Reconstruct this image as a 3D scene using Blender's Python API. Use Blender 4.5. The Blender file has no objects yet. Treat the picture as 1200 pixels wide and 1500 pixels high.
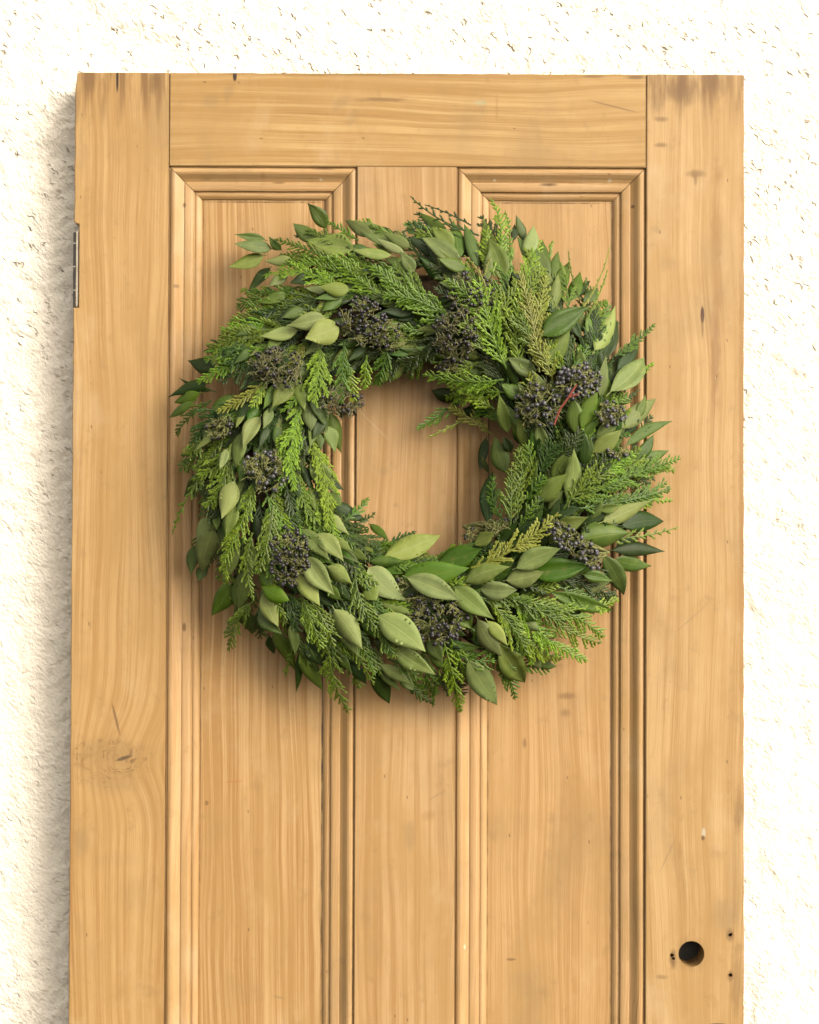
import bpy, bmesh, math, random
import numpy as np
from mathutils import Vector, Matrix
random.seed(7); rng = np.random.default_rng(7)
R = math.radians
sc = bpy.context.scene

# ------------------------------------------------------------------ camera, sky, sun, exposure
PX = 0.0008                      # metres per photograph pixel at the face of the door
D = 2.2                          # camera to door
ZC = 1.25                        # height of the picture's centre
cam = bpy.data.cameras.new('camera'); co = bpy.data.objects.new('camera', cam)
sc.collection.objects.link(co); sc.camera = co
cam.sensor_fit = 'VERTICAL'; cam.sensor_height = 24; cam.lens = 24 * D / (1500 * PX)
co.location = (0, -D, ZC); co.rotation_euler = (R(90), 0, 0)
cam.clip_start = 0.05; cam.clip_end = 100

S = Vector((.72, -.66, .50)).normalized()          # towards the light
el = math.asin(S.z); az = math.atan2(S.x, S.y)
w = bpy.data.worlds.new('World'); sc.world = w; w.use_nodes = True
nt = w.node_tree; nt.nodes.clear()
sky = nt.nodes.new('ShaderNodeTexSky'); sky.sky_type = 'NISHITA'; sky.sun_disc = False
sky.sun_elevation = el; sky.sun_rotation = az; sky.air_density = 1.0; sky.dust_density = 3.0; sky.ozone_density = 1.0
hs = nt.nodes.new('ShaderNodeHueSaturation'); hs.inputs['Saturation'].default_value = 0.2
bg = nt.nodes.new('ShaderNodeBackground'); bg.inputs['Strength'].default_value = 0.15
wo = nt.nodes.new('ShaderNodeOutputWorld')
wt = nt.nodes.new('ShaderNodeMix'); wt.data_type = 'RGBA'; wt.blend_type = 'MULTIPLY'; wt.inputs[0].default_value = 1; wt.inputs[7].default_value = (1.0, .90, .76, 1)   # thin warm overcast
nt.links.new(sky.outputs[0], hs.inputs['Color']); nt.links.new(hs.outputs[0], wt.inputs[6]); nt.links.new(wt.outputs[2], bg.inputs[0]); nt.links.new(bg.outputs[0], wo.inputs[0])
sun = bpy.data.lights.new('sun', 'SUN'); sun.energy = 0.8; sun.angle = R(30); sun.color = (1, .94, .84)
so = bpy.data.objects.new('sun', sun); sc.collection.objects.link(so)
so.rotation_euler = S.to_track_quat('Z', 'Y').to_euler(); so.location = (2, -2, 3)
sc.view_settings.view_transform = 'Standard'; sc.view_settings.look = 'None'
sc.view_settings.exposure = 1.80; sc.view_settings.gamma = 1

# ------------------------------------------------------------------ helpers
def link(name, me, mat=None, parent=None, smooth=False):
    o = bpy.data.objects.new(name, me); sc.collection.objects.link(o)
    if mat: me.materials.append(mat)
    if parent: o.parent = parent
    if smooth: me.polygons.foreach_set('use_smooth', [True] * len(me.polygons))
    return o
def mesh(name, vs, fs):
    me = bpy.data.meshes.new(name); me.from_pydata(vs, [], fs); me.update(); return me
def tag(o, label, cat):
    o['label'] = label; o['category'] = cat

class NT:
    def __init__(s, name):
        s.m = bpy.data.materials.new(name); s.m.use_nodes = True; s.t = s.m.node_tree; s.t.nodes.clear()
        s.out = s.t.nodes.new('ShaderNodeOutputMaterial')
    def n(s, ty, **kw):
        nd = s.t.nodes.new(ty)
        for k, v in kw.items(): setattr(nd, k, v)
        return nd
    def put(s, sock, v):
        if hasattr(v, 'is_output'): s.t.links.new(v, sock)
        else: sock.default_value = v
    def math(s, op, a, b=0.0, c=None, clamp=False):
        nd = s.n('ShaderNodeMath', operation=op, use_clamp=clamp); s.put(nd.inputs[0], a); s.put(nd.inputs[1], b)
        if c is not None: s.put(nd.inputs[2], c)
        return nd.outputs[0]
    def comb(s, x, y, z):
        nd = s.n('ShaderNodeCombineXYZ')
        for i, v in enumerate((x, y, z)): s.put(nd.inputs[i], v)
        return nd.outputs[0]
    def noise(s, vec, scale=1.0, detail=2.0, rough=.5, dist=0.0):
        nd = s.n('ShaderNodeTexNoise'); s.put(nd.inputs['Vector'], vec)
        nd.inputs['Scale'].default_value = scale; nd.inputs['Detail'].default_value = detail
        nd.inputs['Roughness'].default_value = rough; nd.inputs['Distortion'].default_value = dist
        return nd.outputs['Fac']
    def ramp(s, v, a, b, lo=0.0, hi=1.0):
        nd = s.n('ShaderNodeMapRange', interpolation_type='SMOOTHSTEP'); s.put(nd.inputs[0], v)
        for i, x in zip((1, 2, 3, 4), (a, b, lo, hi)): nd.inputs[i].default_value = x
        return nd.outputs[0]
    def mix(s, f, a, b, blend='MIX'):
        nd = s.n('ShaderNodeMix', data_type='RGBA', blend_type=blend); s.put(nd.inputs[0], f)
        for i, v in ((6, a), (7, b)): s.put(nd.inputs[i], v if hasattr(v, 'is_output') else (*v, 1.0))
        return nd.outputs[2]
    def bsdf(s, col, rough=.5, spec=.5, bump=None, strength=.3, dist=.001):
        b = s.n('ShaderNodeBsdfPrincipled'); s.put(b.inputs['Base Color'], col if hasattr(col, 'is_output') else (*col, 1.0))
        s.put(b.inputs['Roughness'], rough); b.inputs['Specular IOR Level'].default_value = spec
        if bump is not None:
            bn = s.n('ShaderNodeBump'); bn.inputs['Strength'].default_value = strength; bn.inputs['Distance'].default_value = dist
            s.put(bn.inputs['Height'], bump); s.t.links.new(bn.outputs[0], b.inputs['Normal'])
        s.b = b; return b.outputs[0]
    def done(s, sh): s.t.links.new(sh, s.out.inputs[0]); return s.m
    def xyz(s):
        tc = s.n('ShaderNodeTexCoord'); sp = s.n('ShaderNodeSeparateXYZ'); s.t.links.new(tc.outputs['Object'], sp.inputs[0])
        return tc.outputs['Object'], sp.outputs[0], sp.outputs[1], sp.outputs[2]

# ------------------------------------------------------------------ the door's own frame: leaning 1 degree, hanging a hair out of plumb
LEAN, ROLL = R(1.04), R(0.21)
def sv(v): return 1 + 0.0092 * (v - 750) / 1390
def lx(px): return (px - 600) * PX                       # door-local x of a pixel at mid height
def lz(py): return -((py - 750) / sv(py)) * PX            # door-local z of a pixel row
def wx(u, v): return ((u - 600) / sv(v) + 5.0 * (v - 750) / 1380) * PX   # undo the taper for marks read off the photograph

WD = (.115, .40, .57)
BROWN = (.20, .10, .035); GREY = (.27, .185, .095); RUST = (.40, .20, .06); DARK = (.035, .018, .01); PALE = (.72, .52, .30); HONEY = (.50, .285, .095)
def wood(name, along='z', seed=0.0, light=(.66, .42, .18), dark=(.47, .26, .09), spots=(), knots=(), endz=None, freq=230., contrast=1.0, rough=.48):
    dark = tuple(c * k for c, k in zip(dark, (.86, .80, .70)))
    t = NT(name); P, x, y, z = t.xyz()
    u, l = (x, z) if along == 'z' else (z, x)
    big = t.noise(t.comb(t.math('MULTIPLY', u, 7), seed, t.math('MULTIPLY', l, 2.0)), 1, 2)
    u2 = t.math('ADD', u, t.math('MULTIPLY', t.math('SUBTRACT', big, .5), .05))
    for (kx, kz, rx, rz, amp) in knots:
        gx = t.math('DIVIDE', t.math('SUBTRACT', x, kx), rx); gz = t.math('DIVIDE', t.math('SUBTRACT', z, kz), rz)
        g = t.math('POWER', 2.718, t.math('MULTIPLY', t.math('ADD', t.math('MULTIPLY', gx, gx), t.math('MULTIPLY', gz, gz)), -1.0))
        u2 = t.math('ADD', u2, t.math('MULTIPLY', g, amp))
    ring = t.noise(t.comb(t.math('MULTIPLY', u2, freq), seed + 3.3, t.math('MULTIPLY', l, 1.6)), 1, 2, .6)
    ring2 = t.noise(t.comb(t.math('MULTIPLY', u2, freq * .28), seed + 9.1, t.math('MULTIPLY', l, .9)), 1, 1)
    fib = t.noise(t.comb(t.math('MULTIPLY', u2, 1500), seed, t.math('MULTIPLY', l, 35)), 1, 2)
    mot = t.noise(t.comb(t.math('MULTIPLY', u, 16), seed + 5, t.math('MULTIPLY', l, 6)), 1, 4, .6)
    mot2 = t.noise(t.comb(t.math('MULTIPLY', x, 9), seed + 15, t.math('MULTIPLY', z, 6)), 1, 5, .62)
    f = t.math('ADD', t.math('MULTIPLY', t.ramp(ring, .36, .64), .75 * contrast), t.math('MULTIPLY', t.ramp(ring2, .35, .68), .30))
    fine = t.noise(t.comb(t.math('MULTIPLY', u2, freq * 4.0), seed + 7.7, t.math('MULTIPLY', l, 5)), 1, 3, .7)
    f = t.math('ADD', f, t.math('MULTIPLY', t.math('SUBTRACT', fib, .5), 1.0))
    f = t.math('ADD', f, t.math('MULTIPLY', t.math('SUBTRACT', fine, .5), 1.7), clamp=True)
    col = t.mix(f, light, dark)
    late = t.math('MULTIPLY', t.ramp(fine, .60, .74), t.ramp(ring2, .35, .6, .15, .75))
    col = t.mix(late, col, (.31, .150, .040))
    col = t.mix(t.ramp(mot, .40, .66, 0, .70), col, HONEY)
    smut = t.noise(t.comb(t.math('MULTIPLY', x, 38), seed + 31, t.math('MULTIPLY', z, 26)), 1, 6, .72)
    col = t.mix(t.ramp(smut, .54, .72, 0, .45), col, (.36, .21, .08))
    col = t.mix(t.ramp(mot2, .50, .72, 0, .28), col, GREY)
    col = t.mix(t.ramp(mot2, .26, .46, .45, 0), col, PALE)
    nz = t.noise(t.comb(t.math('MULTIPLY', u, 130), seed, t.math('MULTIPLY', l, 45)), 1, 3, .6)
    # little dents and specks of old polish
    vo = t.n('ShaderNodeTexVoronoi'); t.put(vo.inputs['Vector'], t.comb(t.math('MULTIPLY', u, 75), seed, t.math('MULTIPLY', l, 38))); vo.inputs['Scale'].default_value = 1
    sepc = t.n('ShaderNodeSeparateColor'); t.t.links.new(vo.outputs['Color'], sepc.inputs[0])
    speck = t.math('MULTIPLY', t.ramp(vo.outputs['Distance'], .05, .11, 1, 0), t.ramp(sepc.outputs[0], .80, .86))
    col = t.mix(t.math('MULTIPLY', speck, .55), col, BROWN)
    if endz is not None:                                  # grubby end grain, soaked in from the top
        st = t.noise(t.comb(t.math('MULTIPLY', u, 95), seed + 2, t.math('MULTIPLY', l, 9)), 1, 3, .6)
        e = t.math('MULTIPLY', t.ramp(t.math('ADD', z, t.math('MULTIPLY', t.math('SUBTRACT', st, .5), .12)), endz - .065, endz + .008), t.ramp(st, .36, .62))
        col = t.mix(t.math('MULTIPLY', e, .8), col, (.24, .115, .035))
    for sp in spots:
        (cx, cy, rx, ry, st, c) = sp[:6]; st = st * .8 if c == GREY else min(1.0, st * 1.35); rot = sp[6] if len(sp) > 6 else 0; hard = sp[7] if len(sp) > 7 else .8
        X0, Z0 = wx(cx, cy), lz(cy)
        dx = t.math('SUBTRACT', x, X0); dz = t.math('SUBTRACT', z, Z0); ca, sa = math.cos(R(rot)), math.sin(R(rot))
        a = t.math('DIVIDE', t.math('ADD', t.math('MULTIPLY', dx, ca), t.math('MULTIPLY', dz, sa)), rx * PX)
        b = t.math('DIVIDE', t.math('SUBTRACT', t.math('MULTIPLY', dz, ca), t.math('MULTIPLY', dx, sa)), ry * PX)
        d = t.math('SQRT', t.math('ADD', t.math('MULTIPLY', a, a), t.math('MULTIPLY', b, b)))
        d = t.math('ADD', d, t.math('MULTIPLY', t.math('SUBTRACT', nz, .5), 1.5 * hard))
        col = t.mix(t.ramp(d, .25 if hard > .3 else .6, 1.15, st, 0), col, c)
    if knots:                                            # dark curling strokes round the knot
        kx, kz, rx, rz, amp = knots[0]
        dx = t.math('SUBTRACT', x, kx); dz = t.math('SUBTRACT', z, kz)
        wb = t.noise(t.comb(t.math('MULTIPLY', x, 45), seed, t.math('MULTIPLY', z, 45)), 1, 2)
        ex = t.math('DIVIDE', dx, 1.9); dd = t.math('SQRT', t.math('ADD', t.math('MULTIPLY', ex, ex), t.math('MULTIPLY', dz, dz)))
        dd = t.math('ADD', dd, t.math('MULTIPLY', t.math('SUBTRACT', wb, .5), .034))
        s2 = t.noise(t.comb(t.math('MULTIPLY', dd, 430), seed + 1, t.math('MULTIPLY', wb, 6)), 1, 3, .6)
        gx = t.math('DIVIDE', t.math('ADD', dx, .020), .056); gz = t.math('DIVIDE', t.math('ADD', dz, .004), .031)
        g = t.ramp(t.math('ADD', t.math('ADD', t.math('MULTIPLY', gx, gx), t.math('MULTIPLY', gz, gz)), t.math('MULTIPLY', t.math('SUBTRACT', nz, .5), 1.2)), .2, 1.3, 1, 0)
        col = t.mix(t.math('MULTIPLY', g, .28), col, (.36, .21, .075))
        col = t.mix(t.math('MULTIPLY', g, t.math('MULTIPLY', t.ramp(s2, .46, .70, .0, .95), t.ramp(t.noise(t.comb(t.math('MULTIPLY', x, 70), seed + 4, t.math('MULTIPLY', z, 90)), 1, 2), .40, .60))), col, (.22, .115, .04))
    col = t.mix(1.0, col, (.440, .462, .480), 'MULTIPLY')
    hgt = t.math('ADD', t.math('MULTIPLY', fib, .5), t.math('ADD', t.math('MULTIPLY', ring, .8), t.math('MULTIPLY', speck, -1.5)))
    return t.done(t.bsdf(col, t.math('ADD', rough, t.math('MULTIPLY', mot, .12)), .32, hgt, .35, .0006))

def board(name, pts, mat, parent, front=0.0, back=0.038, bev=.0010):
    bm = bmesh.new()
    f = bm.faces.new([bm.verts.new((x, front, z)) for x, z in pts])
    bm.normal_update()
    if f.normal.y > 0: f.normal_flip()
    r = bmesh.ops.extrude_face_region(bm, geom=[f]); vs = [v for v in r['geom'] if isinstance(v, bmesh.types.BMVert)]
    # the extruded copy becomes the back
    for v in vs: v.co.y = back
    bmesh.ops.recalc_face_normals(bm, faces=bm.faces)
    es = [e for e in bm.edges if all(abs(v.co.y - front) < 1e-6 for v in e.verts)]
    bmesh.ops.bevel(bm, geom=es, offset=bev, segments=2, affect='EDGES', clamp_overlap=True)
    me = bpy.data.meshes.new(name); bm.to_mesh(me); bm.free()
    o = link(name, me, mat, parent)
    return o
def cut(o, cyls):
    """bore holes right into the mesh: (x, z, radius, depth)"""
    bm = bmesh.new()
    for (x, z, r, dp) in cyls:
        q = bmesh.ops.create_cone(bm, cap_ends=True, segments=40 if r > .005 else 9, radius1=r, radius2=r, depth=dp + .01, matrix=Matrix.Translation((x, dp / 2 - .005, z)) @ Matrix.Rotation(R(90), 4, 'X'))
        for v in q['verts']:
            if r < .005: v.co.x += random.uniform(-.25, .25) * r; v.co.z += random.uniform(-.4, .4) * r
    me = bpy.data.meshes.new('cutter'); bm.to_mesh(me); bm.free()
    c = bpy.data.objects.new('cutter', me); sc.collection.objects.link(c); c.parent = o.parent
    md = o.modifiers.new('b', 'BOOLEAN'); md.object = c; md.operation = 'DIFFERENCE'; md.solver = 'EXACT'
    bpy.context.view_layer.update()
    nm = bpy.data.meshes.new_from_object(o.evaluated_get(bpy.context.evaluated_depsgraph_get()))
    o.modifiers.clear(); old = o.data; o.data = nm; nm.name = old.name + '_bored'
    bpy.data.objects.remove(c); bpy.data.meshes.remove(old)

# ------------------------------------------------------------------ the rough rendered wall
def vnoise(X, Y, seed):
    g = np.random.default_rng(seed).random((256, 256))
    xi = np.floor(X).astype(int); yi = np.floor(Y).astype(int); fx = X - xi; fy = Y - yi
    fx = fx * fx * (3 - 2 * fx); fy = fy * fy * (3 - 2 * fy)
    a = g[xi % 256, yi % 256]; b = g[(xi + 1) % 256, yi % 256]; c = g[xi % 256, (yi + 1) % 256]; d = g[(xi + 1) % 256, (yi + 1) % 256]
    return (a * (1 - fx) + b * fx) * (1 - fy) + (c * (1 - fx) + d * fx) * fy - .5
def wall():
    xs = np.concatenate([np.arange(-2.0, -.66, .04), np.arange(-.66, .66, .0028), np.arange(.66, 2.01, .04)])
    zs = np.concatenate([np.arange(-.0, .5, .04), np.arange(.5, 2.0, .0028), np.arange(2.0, 2.7, .04)])
    X, Z = np.meshgrid(xs, zs, indexing='ij')
    r = (X + Z) * .7071; q = (X - Z) * .7071
    H = 2.0 * (.0020 * vnoise(X * 9, Z * 9, 1) + .0014 * vnoise(X * 31 + 2 * vnoise(X * 20, Z * 20, 12), Z * 31, 2) + .0011 * vnoise(X * 90 + 3 * vnoise(X * 40, Z * 40, 13), Z * 80, 3) + .0010 * vnoise(r * 120, q * 190 + 3 * vnoise(X * 60, Z * 60, 14), 4))
    amp = (1 + .3 * np.clip((1.6 - Z) / .4, 0, 1)) * .55 + .0 * X + .9 * (vnoise(X * 5, Z * 5, 9) + .5)
    Y = .0590 - np.clip(H * amp, -.008, .0055)
    nx, nz = X.shape
    co_ = np.stack([X, Y, Z], -1).reshape(-1, 3)
    i = np.arange(nx * nz).reshape(nx, nz)
    q4 = np.stack([i[:-1, :-1], i[1:, :-1], i[1:, 1:], i[:-1, 1:]], -1).reshape(-1, 4)
    me = bpy.data.meshes.new('plaster_wall'); me.vertices.add(len(co_)); me.vertices.foreach_set('co', co_.ravel().astype('f'))
    me.loops.add(q4.size); me.loops.foreach_set('vertex_index', q4.ravel().astype('i'))
    me.polygons.add(len(q4)); me.polygons.foreach_set('loop_start', np.arange(0, q4.size, 4, dtype='i')); me.polygons.foreach_set('loop_total', np.full(len(q4), 4, 'i'))
    me.update(); me.validate()
    t = NT('rough_limewashed_render'); P, x, y, z = t.xyz()
    rr = t.math('ADD', x, z); qq = t.math('SUBTRACT', x, z)
    n1 = t.noise(t.comb(t.math('MULTIPLY', rr, 200), 0, t.math('MULTIPLY', qq, 120)), 1, 4, .6)
    n2 = t.noise(P, 60, 4, .6); patch = t.noise(P, 7, 3, .6)
    vo = t.n('ShaderNodeTexVoronoi'); vo.inputs['Scale'].default_value = 1; vo.inputs['Randomness'].default_value = 1
    wob = t.noise(P, 160, 2)
    t.put(vo.inputs['Vector'], t.comb(t.math('ADD', t.math('MULTIPLY', rr, 120), t.math('MULTIPLY', wob, 2.2)), 0, t.math('ADD', t.math('MULTIPLY', qq, 60), t.math('MULTIPLY', n2, 2.2))))
    sc_ = t.n('ShaderNodeSeparateColor'); t.t.links.new(vo.outputs['Color'], sc_.inputs[0])
    pit = t.math('MULTIPLY', t.ramp(vo.outputs['Distance'], .05, .42, 1, 0), t.ramp(t.math('ADD', sc_.outputs[0], t.math('MULTIPLY', t.math('SUBTRACT', patch, .5), .9)), .60, .80))
    pit = t.math('MULTIPLY', pit, t.ramp(z, 1.15, 1.62, .30, 1))
    col = t.mix(t.ramp(n2, .4, .7, 0, .25), (.665, .620, .545), (.715, .680, .615))
    col = t.mix(t.ramp(n1, .42, .26, 0, .45), col, (.44, .37, .27))
    col = t.mix(t.math('MULTIPLY', pit, t.ramp(wob, .3, .6, .0, .50)), col, (.36, .27, .16))
    h = t.math('ADD', t.math('MULTIPLY', n1, .7), t.math('ADD', t.math('MULTIPLY', n2, .8), t.math('MULTIPLY', pit, -.9)))
    t.done(t.bsdf(col, .9, .15, h, .9, .006))
    o = link('plaster_wall', me, t.m, None, True)
    o['label'] = 'rough cream limewashed plaster wall with small pits behind the leaning door'; o['category'] = 'wall'
wall()

# ------------------------------------------------------------------ the door
door = bpy.data.objects.new('panelled_door', None); sc.collection.objects.link(door)
tag(door, 'old stripped pine panelled door leaning against the white plaster wall', 'door')
door.location = (0, 0, ZC)
door.rotation_euler = (Matrix.Rotation(-LEAN, 3, 'X') @ Matrix.Rotation(ROLL, 3, 'Y')).to_euler()
TOP, BOT = lz(107.5), -ZC + .004
xL, xLi, xM0, xM1, xRi, xR = (lx(v) for v in (105.5, 244.5, 521.6, 667.6, 946, 1090))
zr = lz(244)
G = .00035
def edge(x0, z0, x1, z1, amp=.0004, step=.012):
    n = max(2, int(math.hypot(x1 - x0, z1 - z0) / step)); o = []
    for i in range(1, n):
        f = i / n; a = random.uniform(-amp, amp)
        o.append((x0 + (x1 - x0) * f + (a if abs(z1 - z0) > abs(x1 - x0) else 0), z0 + (z1 - z0) * f + (a if abs(z1 - z0) <= abs(x1 - x0) else 0)))
    return o
h0, h1 = lz(329), lz(452)
A, B = (lx(109), TOP - .0005), (lx(106.3), TOP - .02)
left_pts = [(xLi - G, BOT), (xLi - G, TOP)] + edge(xLi, TOP, A[0], TOP, .0003) + [A, (lx(108), TOP - .008), B] + edge(B[0], B[1], lx(105.8), h0 + .003) + \
    [(lx(105.8), h0 + .003), (lx(107), h0 + .0005), (lx(113), h0 - .001), (lx(113), h1), (lx(105.5), h1 - .0005)] + edge(lx(105.5), h1, xL, BOT, .0004, .02) + [(xL, BOT)]
right_pts = [(xRi + G, BOT), (xRi + G, TOP)] + edge(xRi, TOP, xR, TOP, .0003) + [(xR - .0008, TOP - .0003), (xR, TOP - .002)] + edge(xR, TOP, xR, BOT, .0005, .014) + [(xR, BOT)]

KX, KZ = wx(180, 1112), lz(1112)
left_spots = [(182, 1112, 14, 3.0, .95, DARK, 18, .25), (192, 1104, 2.5, 8, .5, BROWN, -15, .3), (170, 1055, 2.2, 26, .55, BROWN, 14, .3),
              (165, 1105, 50, 26, .28, GREY), (160, 1150, 45, 22, .22, GREY), (118, 1235, 16, 28, .38, GREY), (200, 1310, 32, 34, .20, GREY),
              (175, 1260, 42, 14, .14, GREY), (118, 1360, 14, 26, .18, GREY), (172, 118, 2.0, 20, .9, DARK, 0, .3), (130, 118, 18, 20, .25, BROWN), (225, 122, 10, 22, .45, BROWN),
              (112, 150, 6, 44, .35, BROWN), (110, 700, 5, 100, .3, RUST), (104, 1250, 6, 220, .45, RUST), (170, 560, 40, 60, .15, HONEY), (120, 230, 12, 26, .2, GREY)]
right_spots = [(1000, 130, 36, 26, .5, BROWN), (1050, 122, 22, 24, .4, BROWN), (965, 145, 10, 26, .3, BROWN), (968, 173, 12, 5, .45, BROWN), (968, 211, 12, 4, .45, BROWN), (1019, 253, 17, 7, .6, (.30, .16, .06)), (1019, 262, 3, 10, .4, BROWN),
               (1053, 258, 8, 13, .35, RUST), (1050, 330, 11, 50, .42, RUST), (1048, 520, 9, 110, .5, (.34, .17, .06)), (1050, 420, 10, 60, .3, RUST), (1029, 460, 3.2, 14, .95, (.09, .03, .012), 0, .2), (1029, 475, 2, 22, .4, BROWN, 0, .3),
               (1068, 115, 16, 160, .25, HONEY), (980, 385, 18, 14, .2, GREY), (962, 335, 12, 6, .3, GREY, -20), (1086, 700, 5, 500, .45, RUST), (1030, 760, 40, 20, .12, GREY),
               (1031, 1219, 3.2, 8, .9, (.62, .50, .34), 0, .3), (1030, 1226, 3, 4, .7, BROWN, 0, .3), (978, 1252, 1.1, 30, .6, GREY, -25, .15), (1012, 905, 1.0, 34, .45, GREY, -48, .15), (996, 1245, 2, 14, .35, RUST, 0, .3),
               (1062, 1340, 26, 30, .38, GREY), (1082, 1190, 8, 40, .35, BROWN), (1076, 1300, 14, 90, .25, GREY), (1070, 1368, 7, 12, .5, BROWN), (1070, 1428, 6, 10, .4, BROWN), (986, 1402, 5, 16, .6, BROWN),
               (970, 1430, 12, 4, .35, BROWN), (1013, 1396, 27, 27, .30, BROWN), (1052, 1499.5, 14, 2.2, .7, DARK, 0, .2), (1080, 1440, 12, 60, .30, BROWN)]
L1, L2 = (.66, .415, .175), (.53, .305, .11)
m_left = wood('stripped_pine_left_stile', 'z', 1.0, (.65, .405, .165), (.53, .30, .105), left_spots, [(KX, KZ, .045, .05, .022)], TOP, 210, .8)
m_right = wood('stripped_pine_right_stile', 'z', 21.0, (.67, .43, .19), (.55, .325, .12), right_spots, (), TOP, 200, .7)
m_rail = wood('stripped_pine_top_rail', 'x', 42.0, (.66, .42, .165), (.54, .315, .10),
              [(310, 150, 16, 14, .35, GREY, 30), (335, 135, 10, 16, .35, GREY, -20), (560, 146, 46, 4, .45, BROWN), (500, 150, 22, 10, .3, GREY, 40), (515, 175, 18, 9, .25, GREY, 60), (705, 150, 12, 5, .3, (.45, .48, .30)),
               (728, 160, 3, 26, .35, RUST), (344, 112, 3, 9, .8, DARK, 0, .3), (930, 112, 18, 4, .6, BROWN), (870, 111, 20, 3, .4, BROWN), (900, 155, 40, 1.5, .4, BROWN, -14, .2), (410, 122, 30, 8, .25, HONEY), (500, 109, 200, 3, .35, BROWN)], (), None, 130, 1.25)
m_munt = wood('stripped_pine_muntin', 'z', 61.0, (.65, .405, .185), (.55, .315, .125),
              [(563, 690, 10, 8, .25, GREY), (580, 740, 5, 4, .4, GREY), (628, 1195, 14, 10, .3, RUST), (600, 1225, 12, 26, .3, GREY), (640, 1165, 1.2, 18, .5, GREY, -60, .2), (545, 620, 1, 40, .3, PALE, 45, .1)], (), None, 150, 1.0)
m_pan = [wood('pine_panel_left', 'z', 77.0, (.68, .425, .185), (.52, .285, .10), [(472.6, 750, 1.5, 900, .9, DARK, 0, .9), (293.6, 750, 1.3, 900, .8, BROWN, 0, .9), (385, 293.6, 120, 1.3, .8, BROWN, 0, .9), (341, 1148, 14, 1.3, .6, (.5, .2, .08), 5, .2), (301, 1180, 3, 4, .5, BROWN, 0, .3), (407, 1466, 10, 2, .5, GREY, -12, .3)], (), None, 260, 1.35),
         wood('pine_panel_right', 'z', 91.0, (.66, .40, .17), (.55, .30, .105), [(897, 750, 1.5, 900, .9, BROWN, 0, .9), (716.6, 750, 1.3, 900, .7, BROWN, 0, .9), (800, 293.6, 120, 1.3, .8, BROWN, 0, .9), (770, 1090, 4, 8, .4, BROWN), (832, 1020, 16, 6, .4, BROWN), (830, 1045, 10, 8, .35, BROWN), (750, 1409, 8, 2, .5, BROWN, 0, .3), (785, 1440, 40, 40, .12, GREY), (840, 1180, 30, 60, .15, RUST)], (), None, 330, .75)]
m_mould = wood('pine_moulding', 'z', 113.0, (.67, .41, .185), (.56, .32, .125), [(269, 300, 3, 4, .6, BROWN, 0, .3), (258, 420, 5, 3, .5, BROWN, 0, .3), (269, 920, 3, 7, .6, BROWN, 0, .3), (928, 300, 3, 3, .7, BROWN, 0, .3), (686, 905, 2, 3, .6, PALE, 0, .3), (681, 1388, 2, 4, .7, (.74, .58, .38), 0, .3)], (), None, 170, .55)
m_mouldh = wood('pine_moulding_top', 'x', 131.0, (.67, .41, .185), (.56, .32, .125), [(805, 268, 15, 3.4, .75, BROWN), (725, 262, 2.5, 2, .8, (.74, .58, .38), 0, .3), (894, 262, 3, 2.5, .8, (.74, .58, .38), 0, .3), (470, 262, 2.5, 2, .8, (.74, .58, .38), 0, .3), (475, 247, 22, 2.5, .6, BROWN), (408, 267, 12, 2, .5, BROWN), (300, 262, 10, 3, .4, GREY)], (), None, 170, .5)

st = board('stile', left_pts, m_left, door); st['label'] = 'left stile with a curled knot and a hinge recess'
sr = board('stile', right_pts, m_right, door); sr['label'] = 'right stile with a round spindle hole and nail holes'
cut(sr, [(wx(1013, 1396), lz(1396), 18.8 * PX, .05), (wx(1070, 1368), lz(1368), 3.0 * PX, .014), (wx(1070, 1427), lz(1427), 3.0 * PX, .014), (wx(984.5, 1398), lz(1398), 2.6 * PX, .014), (wx(986.5, 1403), lz(1403), 2.4 * PX, .012)])
# plate behind the stile, coloured near black to paint shade down the hole
t = NT('black_iron_and_hole_shade'); P, *_ = t.xyz(); n = t.noise(P, 300, 3)
iron = t.done(t.bsdf(t.mix(t.ramp(n, .4, .7), (.006, .005, .004), (.02, .014, .009)), .6, .4, n, .3, .0005)); t.b.inputs['Metallic'].default_value = 0
def box(name, x0, x1, y0, y1, z0, z1, mat, parent, bev=.0006):
    bm = bmesh.new(); bmesh.ops.create_cube(bm, size=1)
    for v in bm.verts: v.co = Vector(((x0 + x1) / 2 + v.co.x * (x1 - x0), (y0 + y1) / 2 + v.co.y * (y1 - y0), (z0 + z1) / 2 + v.co.z * (z1 - z0)))
    bmesh.ops.bevel(bm, geom=bm.edges[:], offset=bev, segments=2, affect='EDGES')
    me = bpy.data.meshes.new(name); bm.to_mesh(me); bm.free(); return link(name, me, mat, parent)
lk = box('hole_backing', wx(985, 1396), wx(1046, 1396), .0385, .0415, lz(1396) - .03, lz(1396) + .03, iron, door)
board('rail', [(xLi + G, zr), (xRi - G, zr)] + [(xRi - G, TOP)] + edge(xRi, TOP, xLi, TOP, .0003) + [(xLi + G, TOP)], m_rail, door, .0003, .0375)['label'] = 'top rail with long horizontal grain'
zlock = lz(1950)
m_rail2 = wood('stripped_pine_lower_rail', 'x', 242.0)
board('rail', [(xLi + G, zlock - .22), (xRi - G, zlock - .22), (xRi - G, zlock), (xLi + G, zlock)], m_rail2, door, .0003, .0375)
board('rail', [(xLi + G, BOT), (xRi - G, BOT), (xRi - G, BOT + .24), (xLi + G, BOT + .24)], m_rail2, door, .0003, .0375)
board('muntin', [(xM0, zlock + G), (xM1, zlock + G), (xM1, zr - G), (xM0, zr - G)], m_munt, door, .0002, .0375, .0007)
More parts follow.
